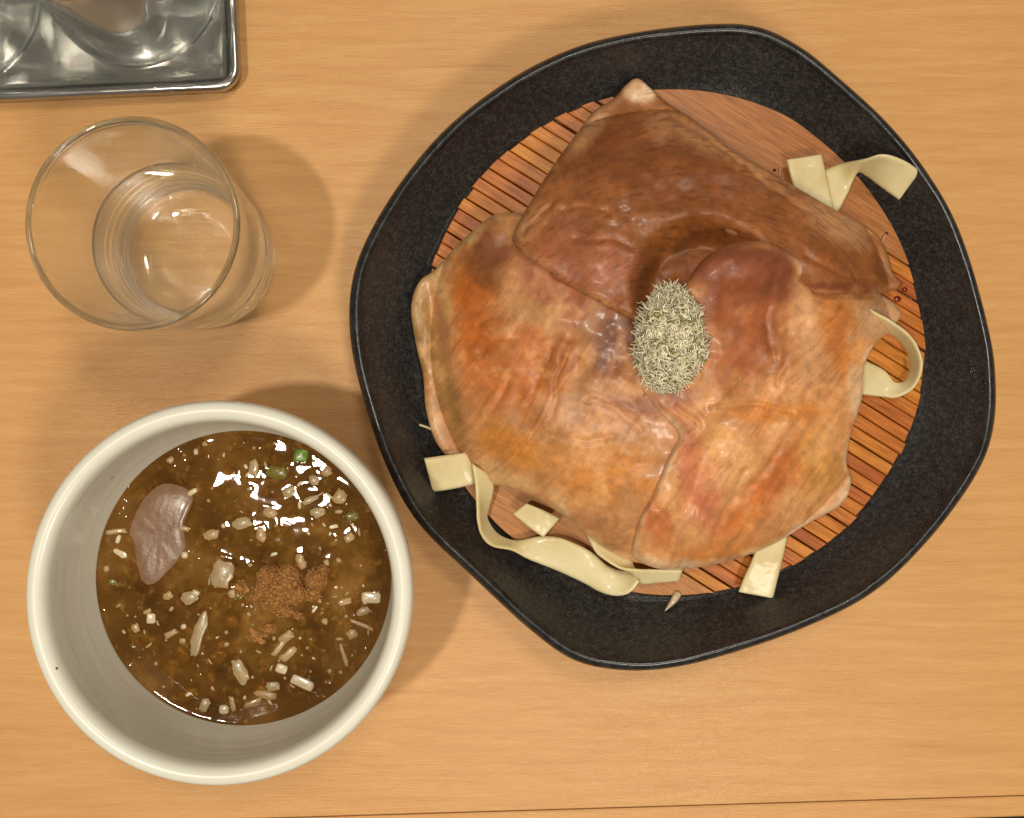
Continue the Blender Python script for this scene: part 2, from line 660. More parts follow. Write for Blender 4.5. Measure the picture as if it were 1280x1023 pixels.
tray = thing("steel_tray", (tcx, tcy, 0), "shallow stainless steel tray with rolled rim holding upturned glasses", "tray")
obj("tray_floor", *tray_loops([(0.42, 0.86), (0.50, 0.72), (0.60, 0.42), (0.72, 0.24), (0.95, 0.16), (1.6, 0.15)], True), MT['steel'], tray)
bead = [(0.22 + 0.2 * math.cos(a), 0.84 + 0.16 * math.sin(a)) for a in np.linspace(-0.1 * math.pi, 1.25 * math.pi, 12)]
bead = [(0.44 - b[0], b[1]) for b in bead]
obj("rolled_rim", *tray_loops(bead[::-1] + [(0.06, 0.6), (0.14, 0.1), (0.3, 0.02)], False), MT['steel'], tray)


def tumbler_profile():
    # outer wall, rim, inner wall with a heavy foot
    pts = [(0.0, 0.25), (1.6, 0.22), (2.35, 0.08), (2.7, 0.0), (2.92, 0.06), (3.02, 0.3), (3.07, 0.8), (3.00, 1.05), (3.10, 1.3), (3.04, 1.6), (3.15, 1.9), (3.09, 2.2), (3.21, 2.5), (3.16, 2.8), (3.28, 3.15), (3.38, 4.6), (3.58, 7.0), (3.70, 8.6),
           (3.73, 8.80), (3.74, 8.90), (3.70, 8.98), (3.61, 9.0), (3.53, 8.95), (3.50, 8.82), (3.50, 8.6), (3.39, 7.0), (3.15, 4.6), (2.90, 2.8), (2.72, 2.0), (2.42, 1.5), (1.98, 1.26), (1.2, 1.17), (0.0, 1.15)]
    return smooth_profile(pts, 4)


def tumbler(loc, flip, label, group="clear glass tumblers"):
    V, F = lathe(tumbler_profile(), 112)
    if flip:
        V = V * np.array([1, -1, -1]) + np.array([0, 0, 9.0])
    loc = np.asarray(loc, float)
    o = obj("glass_tumbler", V + loc, F, MT['glass'], None, loc)
    return tag(o, label, "glass", group)


GX, GY = -13.2, 6.45
tumbler((GX, GY, 0.005), False, "clear glass tumbler standing upright on the table, half full of water")
a = U(166, -26, 0.2); tumbler((a[0], a[1], 0.17), True, "upturned clear tumbler nearest the lower right corner of the steel tray")
a = U(-58, -3, 0.2); tumbler((a[0], a[1], 0.17), True, "upturned clear tumbler at the left on the steel tray, cut off by the photo edge")

wp = smooth_profile([(0.0, 1.13), (1.2, 1.15), (1.99, 1.245), (2.435, 1.49), (2.735, 2.0), (2.912, 2.8), (3.13, 4.25)], 4)
wp += [(3.16, 4.545), (3.11, 4.535), (3.02, 4.525), (2.85, 4.52), (1.5, 4.52), (0, 4.52)]
V, F = lathe(wp, 112)
o = obj("drinking_water", V + np.array([GX, GY, 0.005]), F, MT['water'], None, (GX, GY, 0.9))
tag(o, "clear still water filling the lower half of the upright tumbler", "water")

# ------------------------------------------------------------------ cream soup bowl
SBX, SBY = -10.52, -6.62
def sb_wob(a, z):
    return (0.004 * math.sin(2 * a + 0.6) + 0.003 * math.sin(3 * a + 2)) * min(1, z / 4)
sbp = smooth_profile([(0, 0.9), (2.6, 0.95), (4.2, 1.5), (5.1, 2.5), (5.55, 3.5), (5.86, 4.6), (6.06, 5.8), (6.14, 7.0), (6.17, 7.5), (6.26, 7.80), (6.42, 7.96), (6.64, 8.0),
                      (6.84, 7.9), (6.93, 7.66), (6.92, 7.3), (6.84, 6.6), (6.68, 5.2), (6.38, 3.8), (5.7, 2.2), (4.6, 1.1), (3.7, 0.7), (3.5, 0.5), (3.45, 0.05), (3.3, 0.0), (3.05, 0.02), (3.0, 0.4), (0, 0.45)], 5)
V, F = lathe(sbp, 144, (SBX, SBY), sb_wob)
sb = thing("soup_bowl", (SBX, SBY, 0), "speckled cream ceramic bowl filled with brown broth", "bowl")
obj("bowl_body", V, F, MT['cream'], sb)

# broth pieces: (px, py, length px, width px, angle in degrees anticlockwise, material, height above the broth mm, name, boxiness)
SZ = 4.25
PIECES = [
    (378, 853, 31, 13, -24, 'leek', 1.2, 'leek_piece', 5), (464, 747, 24, 14, -3, 'leek', 0.9, 'leek_piece', 5),
    (432, 752, 18, 9, 12, 'leek_dull', 0.8, 'leek_piece', 4), (440, 793, 15, 14, 30, 'leek_dull', 0.7, 'leek_piece', 3),
    (452, 781, 40, 6, -22, 'leek_dull', 0.4, 'leek_strip', 3), (352, 836, 15, 12, -20, 'leek', 1.0, 'leek_piece', 4),
    (361, 818, 25, 10, 40, 'leek_dull', 0.9, 'leek_piece', 4), (357, 797, 22, 12, 35, 'leek_dull', 0.9, 'leek_piece', 4),
    (349, 810, 26, 7, 52, 'leek_dull', 0.7, 'leek_strip', 4),
    (276, 718, 34, 46, -15, 'onion', 1.0, 'onion_piece', 2.4), (248, 793, 18, 70, -16, 'onion', 0.6, 'onion_strip', 2.6),
    (301, 839, 20, 42, 28, 'onion', 0.8, 'onion_piece', 2.6), (189, 773, 11, 13, 0, 'leek', 1.1, 'leek_piece', 5),
    (170, 785, 11, 12, 20, 'leek_dull', 0.9, 'leek_piece', 3), (214, 792, 19, 8, 28, 'leek_dull', 1.0, 'leek_piece', 4),
    (228, 801, 9, 8, 0, 'leek_dull', 0.8, 'leek_piece', 3), (280, 887, 13, 12, 0, 'leek', 0.9, 'leek_piece', 3),
    (291, 880, 7, 20, 12, 'leek_dull', 0.9, 'leek_piece', 4), (256, 881, 20, 14, 60, 'onion', 0.6, 'onion_piece', 3),
    (317, 585, 15, 26, -6, 'onion', 0.9, 'onion_piece', 3), (376, 570, 18, 16, -4, 'green', 1.2, 'scallion_piece', 4),
    (343, 590, 36, 18, -6, 'green_dull', 0.5, 'scallion_piece', 3), (361, 615, 20, 19, 20, 'onion', 0.8, 'onion_piece', 2.4),
    (408, 590, 16, 13, 30, 'leek_dull', 0.8, 'leek_piece', 2.6), (393, 601, 17, 14, -30, 'onion', 0.8, 'onion_piece', 2.6),
    (398, 641, 22, 16, 10, 'onion', 0.8, 'onion_piece', 2.5), (424, 622, 24, 20, 50, 'leek_dull', 0.5, 'leek_piece', 2.4),
    (388, 625, 26, 10, 24, 'onion', 0.6, 'onion_strip', 2.6), (441, 645, 20, 13, 8, 'green_dull', 0.7, 'scallion_piece', 3),
    (437, 672, 16, 13, 40, 'leek_dull', 0.7, 'leek_piece', 2.6), (256, 555, 9, 8, 0, 'leek_dull', 0.6, 'leek_piece', 2.4),
    (213, 575, 11, 9, 35, 'leek_dull', 0.7, 'leek_piece', 2.4), (146, 664, 26, 7, 6, 'leek_dull', 0.9, 'leek_strip', 4),
    (148, 674, 6, 12, -20, 'leek', 1.0, 'leek_piece', 3), (263, 669, 24, 14, 12, 'leek_dull', 0.8, 'leek_piece', 2.6), (327, 669, 14, 22, 14, 'leek_dull', 0.8, 'leek_piece', 2.4),
    (231, 694, 9, 9, 0, 'leek', 1.2, 'leek_piece', 2.4), (228, 660, 22, 7, -8, 'leek_dull', 0.7, 'leek_piece', 3), (241, 615, 14, 7, 32, 'leek', 0.9, 'leek_piece', 3),
    (133, 711, 9, 9, 0, 'leek_dull', 0.7, 'leek_piece', 2.4), (376, 702, 13, 22, 20, 'leek_dull', 0.8, 'leek_piece', 2.5), (408, 704, 9, 12, 0, 'onion', 0.7, 'onion_piece', 2.4),
    (330, 868, 34, 11, -10, 'leek_dull', 0.7, 'leek_piece', 3), (318, 878, 26, 8, 22, 'leek_dull', 0.7, 'leek_strip', 3), (342, 858, 20, 15, 5, 'onion', 0.6, 'onion_piece', 3),
    (452, 765, 22, 12, 20, 'onion', 0.4, 'onion_piece', 2.4), (406, 777, 9, 9, 0, 'leek_dull', 0.8, 'leek_piece', 2.4), (210, 745, 15, 12, 20, 'leek_dull', 0.7, 'leek_piece', 2.4),
    (237, 748, 28, 20, 15, 'onion', 0.5, 'onion_piece', 2.4), (245, 741, 10, 7, -20, 'leek', 1.0, 'leek_piece', 3), (430, 820, 6, 36, 18, 'leek_dull', 0.3, 'leek_strip', 3),
    (298, 745, 14, 12, 0, 'green_dull', 0.5, 'scallion_piece', 2.4), (290, 742, 12, 14, 10, 'leek_dull', 0.7, 'leek_piece', 2.4), (141, 728, 16, 10, -20, 'green_dull', 0.4, 'scallion_piece', 2.4),
    (300, 655, 34, 18, 8, 'onion', 0.4, 'onion_piece', 2.4), (336, 641, 22, 15, -12, 'leek_dull', 0.4, 'leek_piece', 2.4),
]
used = [(p[0], p[1]) for p in PIECES]
pr = random.Random(3)
NB = 0
while NB < 95:
    an = pr.uniform(0, 2 * math.pi); rr = 172 * math.sqrt(pr.random())
    x, y = 306 + rr * math.cos(an), 720 + rr * math.sin(an)
    if any((x - u) ** 2 + (y - v) ** 2 < 90 for u, v in used) or (145 < x < 245 and 600 < y < 755) or math.hypot(x - 352, y - 737) < 48:
        continue
    used.append((x, y)); NB += 1
    PIECES.append((x, y, 4 + 9 * pr.random() ** 2, 3 + 5 * pr.random() ** 2, pr.uniform(0, 180), pr.choice(['leek_dull', 'leek_dull', 'onion', 'leek']), pr.uniform(0.3, 0.9), 'leek_crumb', 2.6))

KS = (CAM_H - SZ) / FPX
PC = U(352, 737, SZ)                                                        # powder
pork_px = [(206, 600), (232, 603), (246, 615), (240, 635), (232, 655), (236, 676), (238, 693), (224, 716), (192, 748), (172, 744), (162, 716), (158, 684), (150, 662), (168, 632), (186, 612)]
SOUP_R = 5.765


def soup_height(X, Y):
    """menisci around the pieces, slow ripples and an added highlight hump, cm"""
    h = 0.045 * np.exp(-np.clip(SOUP_R - np.hypot(X - SBX, Y - SBY), 0, None) / 0.12)
    for (px, py, L, Wd, ang, m, up, nm, bx) in PIECES:
        c = U(px, py, SZ); a_ = math.radians(ang)
        dx, dy = X - c[0], Y - c[1]
        u = np.abs(dx * math.cos(a_) + dy * math.sin(a_)) - L * KS / 2
        v = np.abs(-dx * math.sin(a_) + dy * math.cos(a_)) - Wd * KS / 2
        d = np.hypot(np.clip(u, 0, None), np.clip(v, 0, None))
        h = h + 0.13 * 0.1 * up * np.exp(-d / 0.13)
    h = h + 0.055 * np.exp(-((X + 11.85) ** 2 + (Y + 2.6) ** 2) / 1.1) + 0.016 * (fbm(X * 1.1, Y * 1.1, 2, 5) - 0.5)  # first term: made-up hump that tilts the broth to place the lamp's highlight
    return h


nr, na = 150, 300
RR = SOUP_R * np.linspace(0, 1, nr + 1)[1:]
AA = np.linspace(0, 2 * math.pi, na, endpoint=False)
X = SBX + RR[:, None] * np.cos(AA)[None]; Y = SBY + RR[:, None] * np.sin(AA)[None]
Z = SZ + soup_height(X, Y)
V = np.concatenate([[[SBX, SBY, SZ + float(soup_height(np.array([SBX]), np.array([SBY]))[0])]], np.stack([X, Y, Z], -1).reshape(-1, 3)])
F = [(0, 1 + k, 1 + (k + 1) % na) for k in range(na)]
for i in range(nr - 1):
    for k in range(na):
        k2 = (k + 1) % na
        F.append((1 + i * na + k, 1 + (i + 1) * na + k, 1 + (i + 1) * na + k2, 1 + i * na + k2))
o = obj("broth", V, F, MT['soup'], None, (SBX, SBY, SZ))
tag(o, "glossy murky brown dipping broth in the cream bowl", "soup")

sk = Bag()
for _ in range(190):
    an = pr.uniform(0, 2 * math.pi); rr = 5.3 * math.sqrt(pr.random())
    L = pr.uniform(0.12, 0.5); q = pr.random()
    sk.add(blob((SBX + rr * math.cos(an), SBY + rr * math.sin(an), SZ - pr.uniform(0.07, 0.11)), L, L * pr.uniform(0.25, 0.8), 0.08, pr.uniform(0, 3.1), 3.0, 10, 6, 0.15))
sunk = obj("sunken_bits", *sk.get(), MT['leek'], o)
tag(sunk, kind='stuff')

SPECIAL = {
    0: "bright white leek strip floating near the bottom right of the brown broth", 1: "white leek rectangle floating at the far right of the brown broth",
    9: "large translucent onion piece left of the brown powder heap", 10: "long thin translucent onion strip in the lower left half of the broth",
    11: "slanting grey onion piece below the powder heap", 20: "bright green scallion piece at the top of the broth",
    21: "dull olive scallion piece below the bright green one at the top of the broth", 4: "thin curved leek strip at the right side of the broth",
    12: "small bright white leek cube in the lower left of the broth", 5: "white leek bit just above the bright white leek strip"}
GEN = {'leek_piece': ("small soaked piece of chopped leek floating in the brown broth", "leek"), 'leek_strip': ("narrow soaked leek sliver floating in the brown broth", "leek"),
       'onion_piece': ("small translucent onion piece half sunk in the brown broth", "onion"), 'onion_strip': ("narrow translucent onion sliver in the brown broth", "onion"),
       'scallion_piece': ("small soaked olive green scallion piece in the brown broth", "scallion"), 'leek_crumb': ("tiny pale leek crumb floating in the brown broth", "leek crumb")}
GRP = {'leek_piece': "chopped leek in the broth", 'leek_strip': "leek slivers in the broth", 'onion_piece': "onion pieces in the broth", 'onion_strip': "onion slivers in the broth",
       'scallion_piece': "scallion pieces in the broth", 'leek_crumb': "leek crumbs in the broth"}
MARKS = [("the powder heap", 360, 737), ("the pork scrap", 195, 675), ("the bright green scallion", 376, 570), ("the bright white leek strip", 378, 853), ("the large translucent onion", 276, 718),
         ("the far right leek rectangle", 464, 747), ("the long onion strip", 248, 793)]
auto = {}
for i, (px, py, L, Wd, ang, m, up, nm, bx) in enumerate(PIECES):
    if nm == 'leek_crumb' or i in SPECIAL:
        continue
    d, mk, dx, dy = min((math.hypot(px - x, py - y), t, px - x, py - y) for t, x, y in MARKS)
    side = ("right of" if dx > 0 else "left of") if abs(dx) > abs(dy) else ("below" if dy > 0 else "above")
    col_ = {'leek': 'white', 'leek_dull': 'soaked brownish', 'onion': 'translucent', 'green': 'green', 'green_dull': 'olive green'}[m]
    auto.setdefault((col_, nm, side, mk), []).append((d, i))
LAB = {}
for (col_, nm, side, mk), lst in auto.items():
    for r_, (d, i) in enumerate(sorted(lst)):
        rank = ["nearest", "second nearest", "third nearest", "fourth nearest", "fifth nearest", "sixth nearest", "seventh nearest"][r_] + " " if len(lst) > 1 else ""
        LAB[i] = "%s%s %s %s %s in the broth" % (rank, col_, nm.replace('_', ' '), side, mk)
for i, (px, py, L, Wd, ang, m, up, nm, bx) in enumerate(PIECES):
    c = U(px, py, SZ)
    zt = SZ + float(soup_height(np.array([c[0]]), np.array([c[1]]))[0])
    hz = max(0.05, 0.16 * min(L, Wd) * KS + 0.06)
    big = nm != 'leek_crumb'
    tilt = pr.uniform(-0.12, 0.12)
    if m == 'onion': up *= 0.5
    V, F = blob((c[0], c[1], zt + 0.022 * up - hz * (0.62 if m == 'leek' else 0.74)), L * KS / 2, Wd * KS / 2, hz, math.radians(ang), bx, 18 if big else 8, 10 if big else 5, 0.05 if m == 'leek' else 0.2, tilt,
                pr.uniform(-0.06, 0.06) if max(L, Wd) > 20 else 0)
    o = obj(nm, V, F, MT[m], None, (c[0], c[1], zt - 0.1))
    lab, cat = GEN[nm]
    tag(o, SPECIAL.get(i, LAB.get(i, lab)), cat, GRP[nm])

# pork slice in the broth
V, F = [], []
pp = cr_closed([U(x, y, SZ)[:2] for x, y in pork_px], 64)
pcx = pp.mean(0)
rings = [0.0, 0.25, 0.5, 0.72, 0.88, 0.96, 1.0]
def pork_z(x, y, s):
    up = float(sstep(-0.6, 1.3, (y - pcx[1]) * 0.8 + (x - pcx[0]) * 0.5))
    return SZ - 0.004 + 0.08 * up + 0.035 * float(fbm(np.array([x * 2.5]), np.array([y * 2.5]), 3, 21)[0]) - 0.14 * max(0, s - 0.8) / 0.2
V.append((pcx[0], pcx[1], pork_z(pcx[0], pcx[1], 0)))
for s in rings[1:]:
    for p in pp:
        q = pcx + s * (p - pcx); V.append((q[0], q[1], pork_z(q[0], q[1], s)))
for p in pp: V.append((p[0], p[1], SZ - 0.3))
for k in range(64): F.append((0, 1 + k, 1 + (k + 1) % 64))
for i in range(len(rings) - 1):
    for k in range(64):
        k2 = (k + 1) % 64
        F.append((1 + i * 64 + k, 1 + (i + 1) * 64 + k, 1 + (i + 1) * 64 + k2, 1 + i * 64 + k2))
o = obj("pork_scrap", V, F, MT['wetpork'], None, (pcx[0], pcx[1], SZ - 0.3))
tag(o, "pinkish grey scrap of pork soaking at the left of the broth", "pork")

# powder heap: grains over lumps
bag = Bag()
lumps = [(352, 735, 22, 26, 0.46), (338, 720, 15, 12, 0.42), (362, 718, 14, 13, 0.5), (370, 742, 12, 14, 0.44), (340, 750, 14, 12, 0.4), (356, 762, 13, 9, 0.3), (330, 735, 10, 12, 0.34),
         (396, 724, 13, 14, 0.42), (392, 741, 11, 11, 0.36), (405, 714, 7, 8, 0.28), (320, 744, 6, 6, 0.2), (372, 768, 7, 5, 0.16), (302, 735, 6, 10, 0.1), (322, 796, 13, 5, 0.04), (338, 786, 8, 6, 0.04)]
for (px, py, rx, ry, hz) in lumps:
    c = U(px, py, SZ)
    bag.add(blob((c[0], c[1], SZ + 0.02), rx * KS, ry * KS, hz, pr.uniform(0, 3), 2.0, 18, 10, 0.12))
    for _ in range(int(rx * ry * 2.0)):
        th = pr.uniform(0, 2 * math.pi); q = pr.random() ** 0.5
        q *= 1.12
        zz = hz * math.sqrt(max(0, 1 - min(q, 1) ** 2))
        g = pr.uniform(0.018, 0.05)
        bag.add(blob((c[0] + q * rx * KS * math.cos(th), c[1] + q * ry * KS * math.sin(th), SZ + 0.03 + zz + pr.uniform(-0.01, 0.03)), g, g * pr.uniform(0.6, 1), g * 0.7, pr.uniform(0, 3), 2.0, 5, 3, 0.2))
V, F = bag.get()
o = obj("powder_heap", V, F, MT['powder'], None, (PC[0], PC[1], SZ), smooth=False)
tag(o, "crumbly heap of brown seasoning powder on the broth", "seasoning")

# ------------------------------------------------------------------ dark serving bowl
rim_px = [(890, 27), (950, 31), (1000, 55), (1042, 88), (1110, 150), (1162, 215), (1202, 290), (1235, 400), (1247, 470), (1244, 540), (1220, 600), (1160, 680), (1090, 745), (1000, 790), (900, 823),
          (830, 838), (770, 839), (715, 826), (660, 787), (590, 722), (522, 655), (480, 580), (450, 490), (436, 420), (438, 355), (457, 298), (500, 226), (560, 156), (640, 96), (720, 57), (800, 37)]
ZR = 3.5
rim = cr_closed([U(x, y, ZR)[:2] for x, y in rim_px], 220)[::-1]
BC = np.array([6.42, 2.52])
circ_r = 12.7
prof = [(0.0, 0.95, 0), (0.5, 0.95, 0), (0.79, 1.04, 0.2), (0.812, 1.16, 0.3), (0.83, 1.36, 0.4), (0.865, 1.72, 0.6), (0.90, 2.34, 0.8), (0.93, 2.90, 0.95), (0.952, 3.34, 1), (0.959, 3.54, 1), (0.965, 3.66, 1), (0.972, 3.70, 1),
        (0.979, 3.68, 1), (0.987, 3.61, 1), (0.993, 3.5, 1), (0.998, 3.38, 1), (1.0, 3.24, 1), (0.997, 3.1, 1), (0.98, 2.85, 1), (0.94, 2.3, 0.9), (0.86, 1.5, 0.6), (0.74, 0.8, 0.2), (0.6, 0.6, 0), (0.58, 0.05, 0), (0.56, 0, 0),
        (0.53, 0, 0), (0.51, 0.4, 0), (0.0, 0.45, 0)]
V, F = [], []
ang = np.arctan2(rim[:, 1] - BC[1], rim[:, 0] - BC[0])
circ = BC + circ_r * np.stack([np.cos(ang), np.sin(ang)], 1)
nR = len(rim)
rings = []
for k, z, w in prof:
    if k == 0:
        rings.append([len(V)]); V.append((BC[0], BC[1], z)); continue
    pts = BC + k * ((rim * w + circ * (1 - w)) - BC)
    k_j = 0.004 * (fbm(9 * np.cos(ang) + 3, 9 * np.sin(ang), 2, 400) - 0.5) * (1 if 0.955 < k < 0.99 and z > 3.3 else 0)
    pts = pts + k_j[:, None] * (rim - BC)
    wz = 0.05 * np.sin(3 * ang + 1) * (1 if z > 3 else 0) + 0.03 * np.sin(7 * ang)* (1 if z > 3 else 0)
    rings.append(list(range(len(V), len(V) + nR)))
    V += [(p[0], p[1], z + dz) for p, dz in zip(pts, wz)]
V = np.array(V)
LIP0, LIP1 = 9, 18                                                        # profile rows of the glossy lip
db = thing("serving_bowl", (BC[0], BC[1], 0), "large matte black stoneware bowl with an uneven angular rim", "bowl")


def bowl_part(name, rows, mat):
    F = []
    for i in rows:
        a, b = rings[i], rings[i + 1]
        for k in range(nR):
            k2 = (k + 1) % nR
            if len(a) == 1: F.append((a[0], b[k], b[k2]))
            elif len(b) == 1: F.append((a[k2], a[k], b[0]))
            else: F.append((a[k], b[k], b[k2], a[k2]))
    use = sorted({i for f in F for i in f}); mp = {u: i for i, u in enumerate(use)}
    o = obj(name, V[use], [tuple(mp[i] for i in f) for f in F], mat, db)
    md = o.modifiers.new("smooth", 'SUBSURF'); md.levels = 1; md.render_levels = 1


bowl_part("bowl_body", [i for i in range(len(rings) - 1) if not LIP0 <= i < LIP1], MT['black'])
bowl_part("bowl_rim", range(LIP0, LIP1), MT['lip'])

# ------------------------------------------------------------------ bamboo mat
MZ, MTH, MR = 1.58, 0.26, 10.55
MC = U(841, 428, MZ)
SA = math.radians(-32)
du, dv = np.array([math.cos(SA), math.sin(SA)]), np.array([-math.sin(SA), math.cos(SA)])
mat_ = thing("bamboo_mat", (MC[0], MC[1], MZ - MTH), "round reddish brown bamboo draining mat lying inside the black bowl", "mat")
BS = 7.9
NS = 30
pitch = 2 * BS / NS
mr = random.Random(11)
offs = []
for i in range(NS):
    d0 = -BS + i * pitch + 0.018 + mr.uniform(0, 0.02)
    d1 = d0 + pitch - 0.025 - mr.uniform(0, 0.03) - (0.03 if i % 3 == 0 else 0)
    dz = mr.uniform(-0.03, 0.03)
    e0, e1 = mr.uniform(-0.06, 0.06), mr.uniform(-0.06, 0.06)
    V = []
    ch = 0.035
    for z, ins in ((MZ - MTH, 0.0), (MZ - ch, 0.0), (MZ, ch)):
        for d, sgn in ((d0 + ins, 1), (d1 - ins, -1)):
            h = math.sqrt(max(MR ** 2 - d * d, 0.01))
            for x in ((-h + e0 + ins), (h + e1 - ins)):
                p = MC[:2] + du * x + dv * d
                V.append((p[0], p[1], z + dz))
    # per level: 0:(d0,-) 1:(d0,+) 2:(d1,-) 3:(d1,+)
    F = []
    for l in (0, 4):
        F += [(l + 0, l + 1, l + 5, l + 4), (l + 1, l + 3, l + 7, l + 5), (l + 3, l + 2, l + 6, l + 7), (l + 2, l + 0, l + 4, l + 6)]
    F += [(8, 9, 11, 10), (0, 2, 3, 1)]
    obj("slat", V, F, MT['slat'], mat_, smooth=False)
for sgn in (1, -1):
    a0 = math.acos(BS / MR)
    arc = [MR * np.array([math.cos(t), math.sin(t)]) for t in np.linspace(math.pi / 2 - a0, math.pi / 2 + a0, 50)]
    V, F = [], []
    n = len(arc)
    loops = [(0, MZ - MTH), (0, MZ + 0.02), (0.03, MZ + 0.05)]
    for ins, z in loops:
        for q in arc:
            q2 = q * (1 - ins / MR)
            q2 = np.array([q2[0], max(q2[1], BS + 0.03 + ins)])
            p = MC[:2] + sgn * (du * q2[0] + dv * q2[1])
            V.append((p[0], p[1], z))
    for i in range(2):
        for k in range(n):
            k2 = (k + 1) % n
            F.append((i * n + k, i * n + k2, (i + 1) * n + k2, (i + 1) * n + k))
    F.append(tuple(2 * n + k for k in range(n))); F.append(tuple(range(n))[::-1])
    obj("end_board", V, F, MT['board'], mat_, smooth=False)
for (x0, y0, x1, y1) in ((1106, 294, 1095, 316), (975, 210, 973, 224)):
    p0, p1 = U(x0, y0, MZ + 0.03), U(x1, y1, MZ + 0.03)
    mid = (p0 + p1) / 2 + np.array([0, 0, 0.10])
    obj("cord", *tube(cr_open([p0 - [0, 0, 0.12], p0 + [0, 0, 0.06], mid, p1 + [0, 0, 0.06], p1 - [0, 0, 0.12]], 12), 0.055, 6), MT['cord'], mat_)
for (x, y) in ((1108, 292), (1089, 305), (968, 213), (846, 139)):
    c = U(x, y, MZ + 0.05)
    obj("cord_hole", *blob((c[0], c[1], c[2] - 0.02), 0.10, 0.08, 0.035, 0, 2, 10, 4), MT['hole'], mat_)

# ------------------------------------------------------------------ heap of food in the bowl: its height
FC = np.array([6.05, 2.75])


def heap(x, y):
    r = np.hypot((x - FC[0]) / 1.0, (y - FC[1]) / 1.0)
    base = 2.02 + 3.8 * np.clip(1 - (r / 9.4) ** 2.2, 0, 1) ** 0.85
    n = fbm(x * 0.55 + 3, y * 0.55 - 2, 3, 40) - 0.5
    return base + 0.75 * n * np.clip(1.2 - r / 12, 0.25, 1)


def at_heap(px, py, zoff=0.3):
    z = 4.0
    for _ in range(6):
        p = U(px, py, z)
        z = float(heap(np.array(p[0]), np.array(p[1]))) + zoff
    return U(px, py, z)


def to_px(X, Y, Z):
    k = FPX / (CAM_H - Z)
    return CX + X * k, CY - Y * k


PXC = (845.0, 425.0)


def layer_z(which, px, py):
    g = lambda cx, cy_, sx, sy: np.exp(-((px - cx) / sx) ** 2 - ((py - cy_) / sy) ** 2)
    if which == 1:
        return (0.42 + 0.50 * sstep(960, 1040, px) * sstep(250, 330, py) - 1.75 * (1 - sstep(0.6, 1.06, np.hypot((px - 880) / 92.0, (py - 360) / 92.0))) + 0.22 * g(700, 330, 70, 22)
                + 0.30 * g(905, 215, 110, 22) * 1.0 + 0.12 * np.sin((px * 0.6 + py) / 34.0) * 0.6)
    if which == 2:
        ridge = np.exp(-((px - 557 - (py - 380) * 0.18) / 14.0) ** 2) * sstep(300, 340, py) * (1 - sstep(520, 600, py))
        groove = np.exp(-((px - 540 - (py - 380) * 0.18) / 9.0) ** 2) * sstep(300, 340, py) * (1 - sstep(520, 600, py))
        return 0.02 + 0.16 * ridge - 0.12 * groove + 0.3 * g(620, 285, 28, 18) - 0.25 * g(640, 305, 20, 18) + 0.05 * np.sin((px - 0.6 * py) / 26.0) * sstep(560, 640, px) * (1 - sstep(460, 520, py)) 
    flap = g(925, 335, 66, 36)
    fold = np.exp(-(((px - 905) * 0.8 + (py - 600) * 0.6) / 20.0) ** 2) * sstep(520, 580, py)
    fold2 = np.exp(-(((px - 872) + (py - 600) * 0.35) / 12.0) ** 2) * sstep(500, 550, py) * (1 - sstep(680, 710, py))
    return (0.38 + 1.2 * flap - 0.45 * sstep(990, 1050, px) * (1 - sstep(365, 400, py)) + 0.16 * fold - 0.14 * fold2
            + 0.05 * np.sin((px + 0.5 * py) / 21.0) * sstep(960, 1010, px))


def mixc(C, w, rgb):
    w = np.clip(w, 0, 1)[..., None]
    return C * (1 - w) + np.array(rgb) / 255.0 * w


def patch(C, px, py, cx, cy_, rx, ry, deg, rgb, k, seed, soft=0.62, warp=0.55):
    a = math.radians(-deg)
    dx, dy = px - cx, py - cy_
    u = (dx * math.cos(a) + dy * math.sin(a)) / rx
    v = (-dx * math.sin(a) + dy * math.cos(a)) / ry
    d = np.hypot(u, v) + warp * (fbm(px / 28.0, py / 28.0, 4, seed) - 0.5) * 2
    return mixc(C, k * (1 - sstep(1 - soft, 1 + soft * 0.6, d)), rgb)


def edge_band(C, s, w0, rgb, k, px, py, seed):
    d = s + 0.08 * (fbm(px / 22.0, py / 22.0, 3, seed) - 0.5) * 2
    return mixc(C, k * sstep(1 - w0, 1.0, d), rgb)


def fibre(which, px, py, across, along, octv, seed):
    """noise drawn out along the grain of the slice"""
    wx = 12 * (fbm(px / 70.0, py / 70.0, 2, 500 + which) - 0.5); wy = 12 * (fbm(px / 70.0, py / 70.0, 2, 510 + which) - 0.5)
    wx = wx + 3.5 * (fbm(px / 18.0, py / 18.0, 2, 520 + which) - 0.5); wy = wy + 3.5 * (fbm(px / 18.0, py / 18.0, 2, 530 + which) - 0.5)
    x, y = px + wx, py + wy
    if which == 1:                                                       # arcs round the middle
        r = np.hypot(x - 850, (y - 470) * 1.1)
        return fbm(r / across, (x - 0.2 * y) / along, octv, seed)
    a = math.radians(118) if which == 2 else math.radians(72)
    k = 0.0022 * (px - 680) if which == 2 else 0.0016 * (px - 930)
    ca, sa = np.cos(a - k), np.sin(a - k)
    return fbm((-x * sa + y * ca) / across, (x * ca + y * sa) / along, octv, seed)


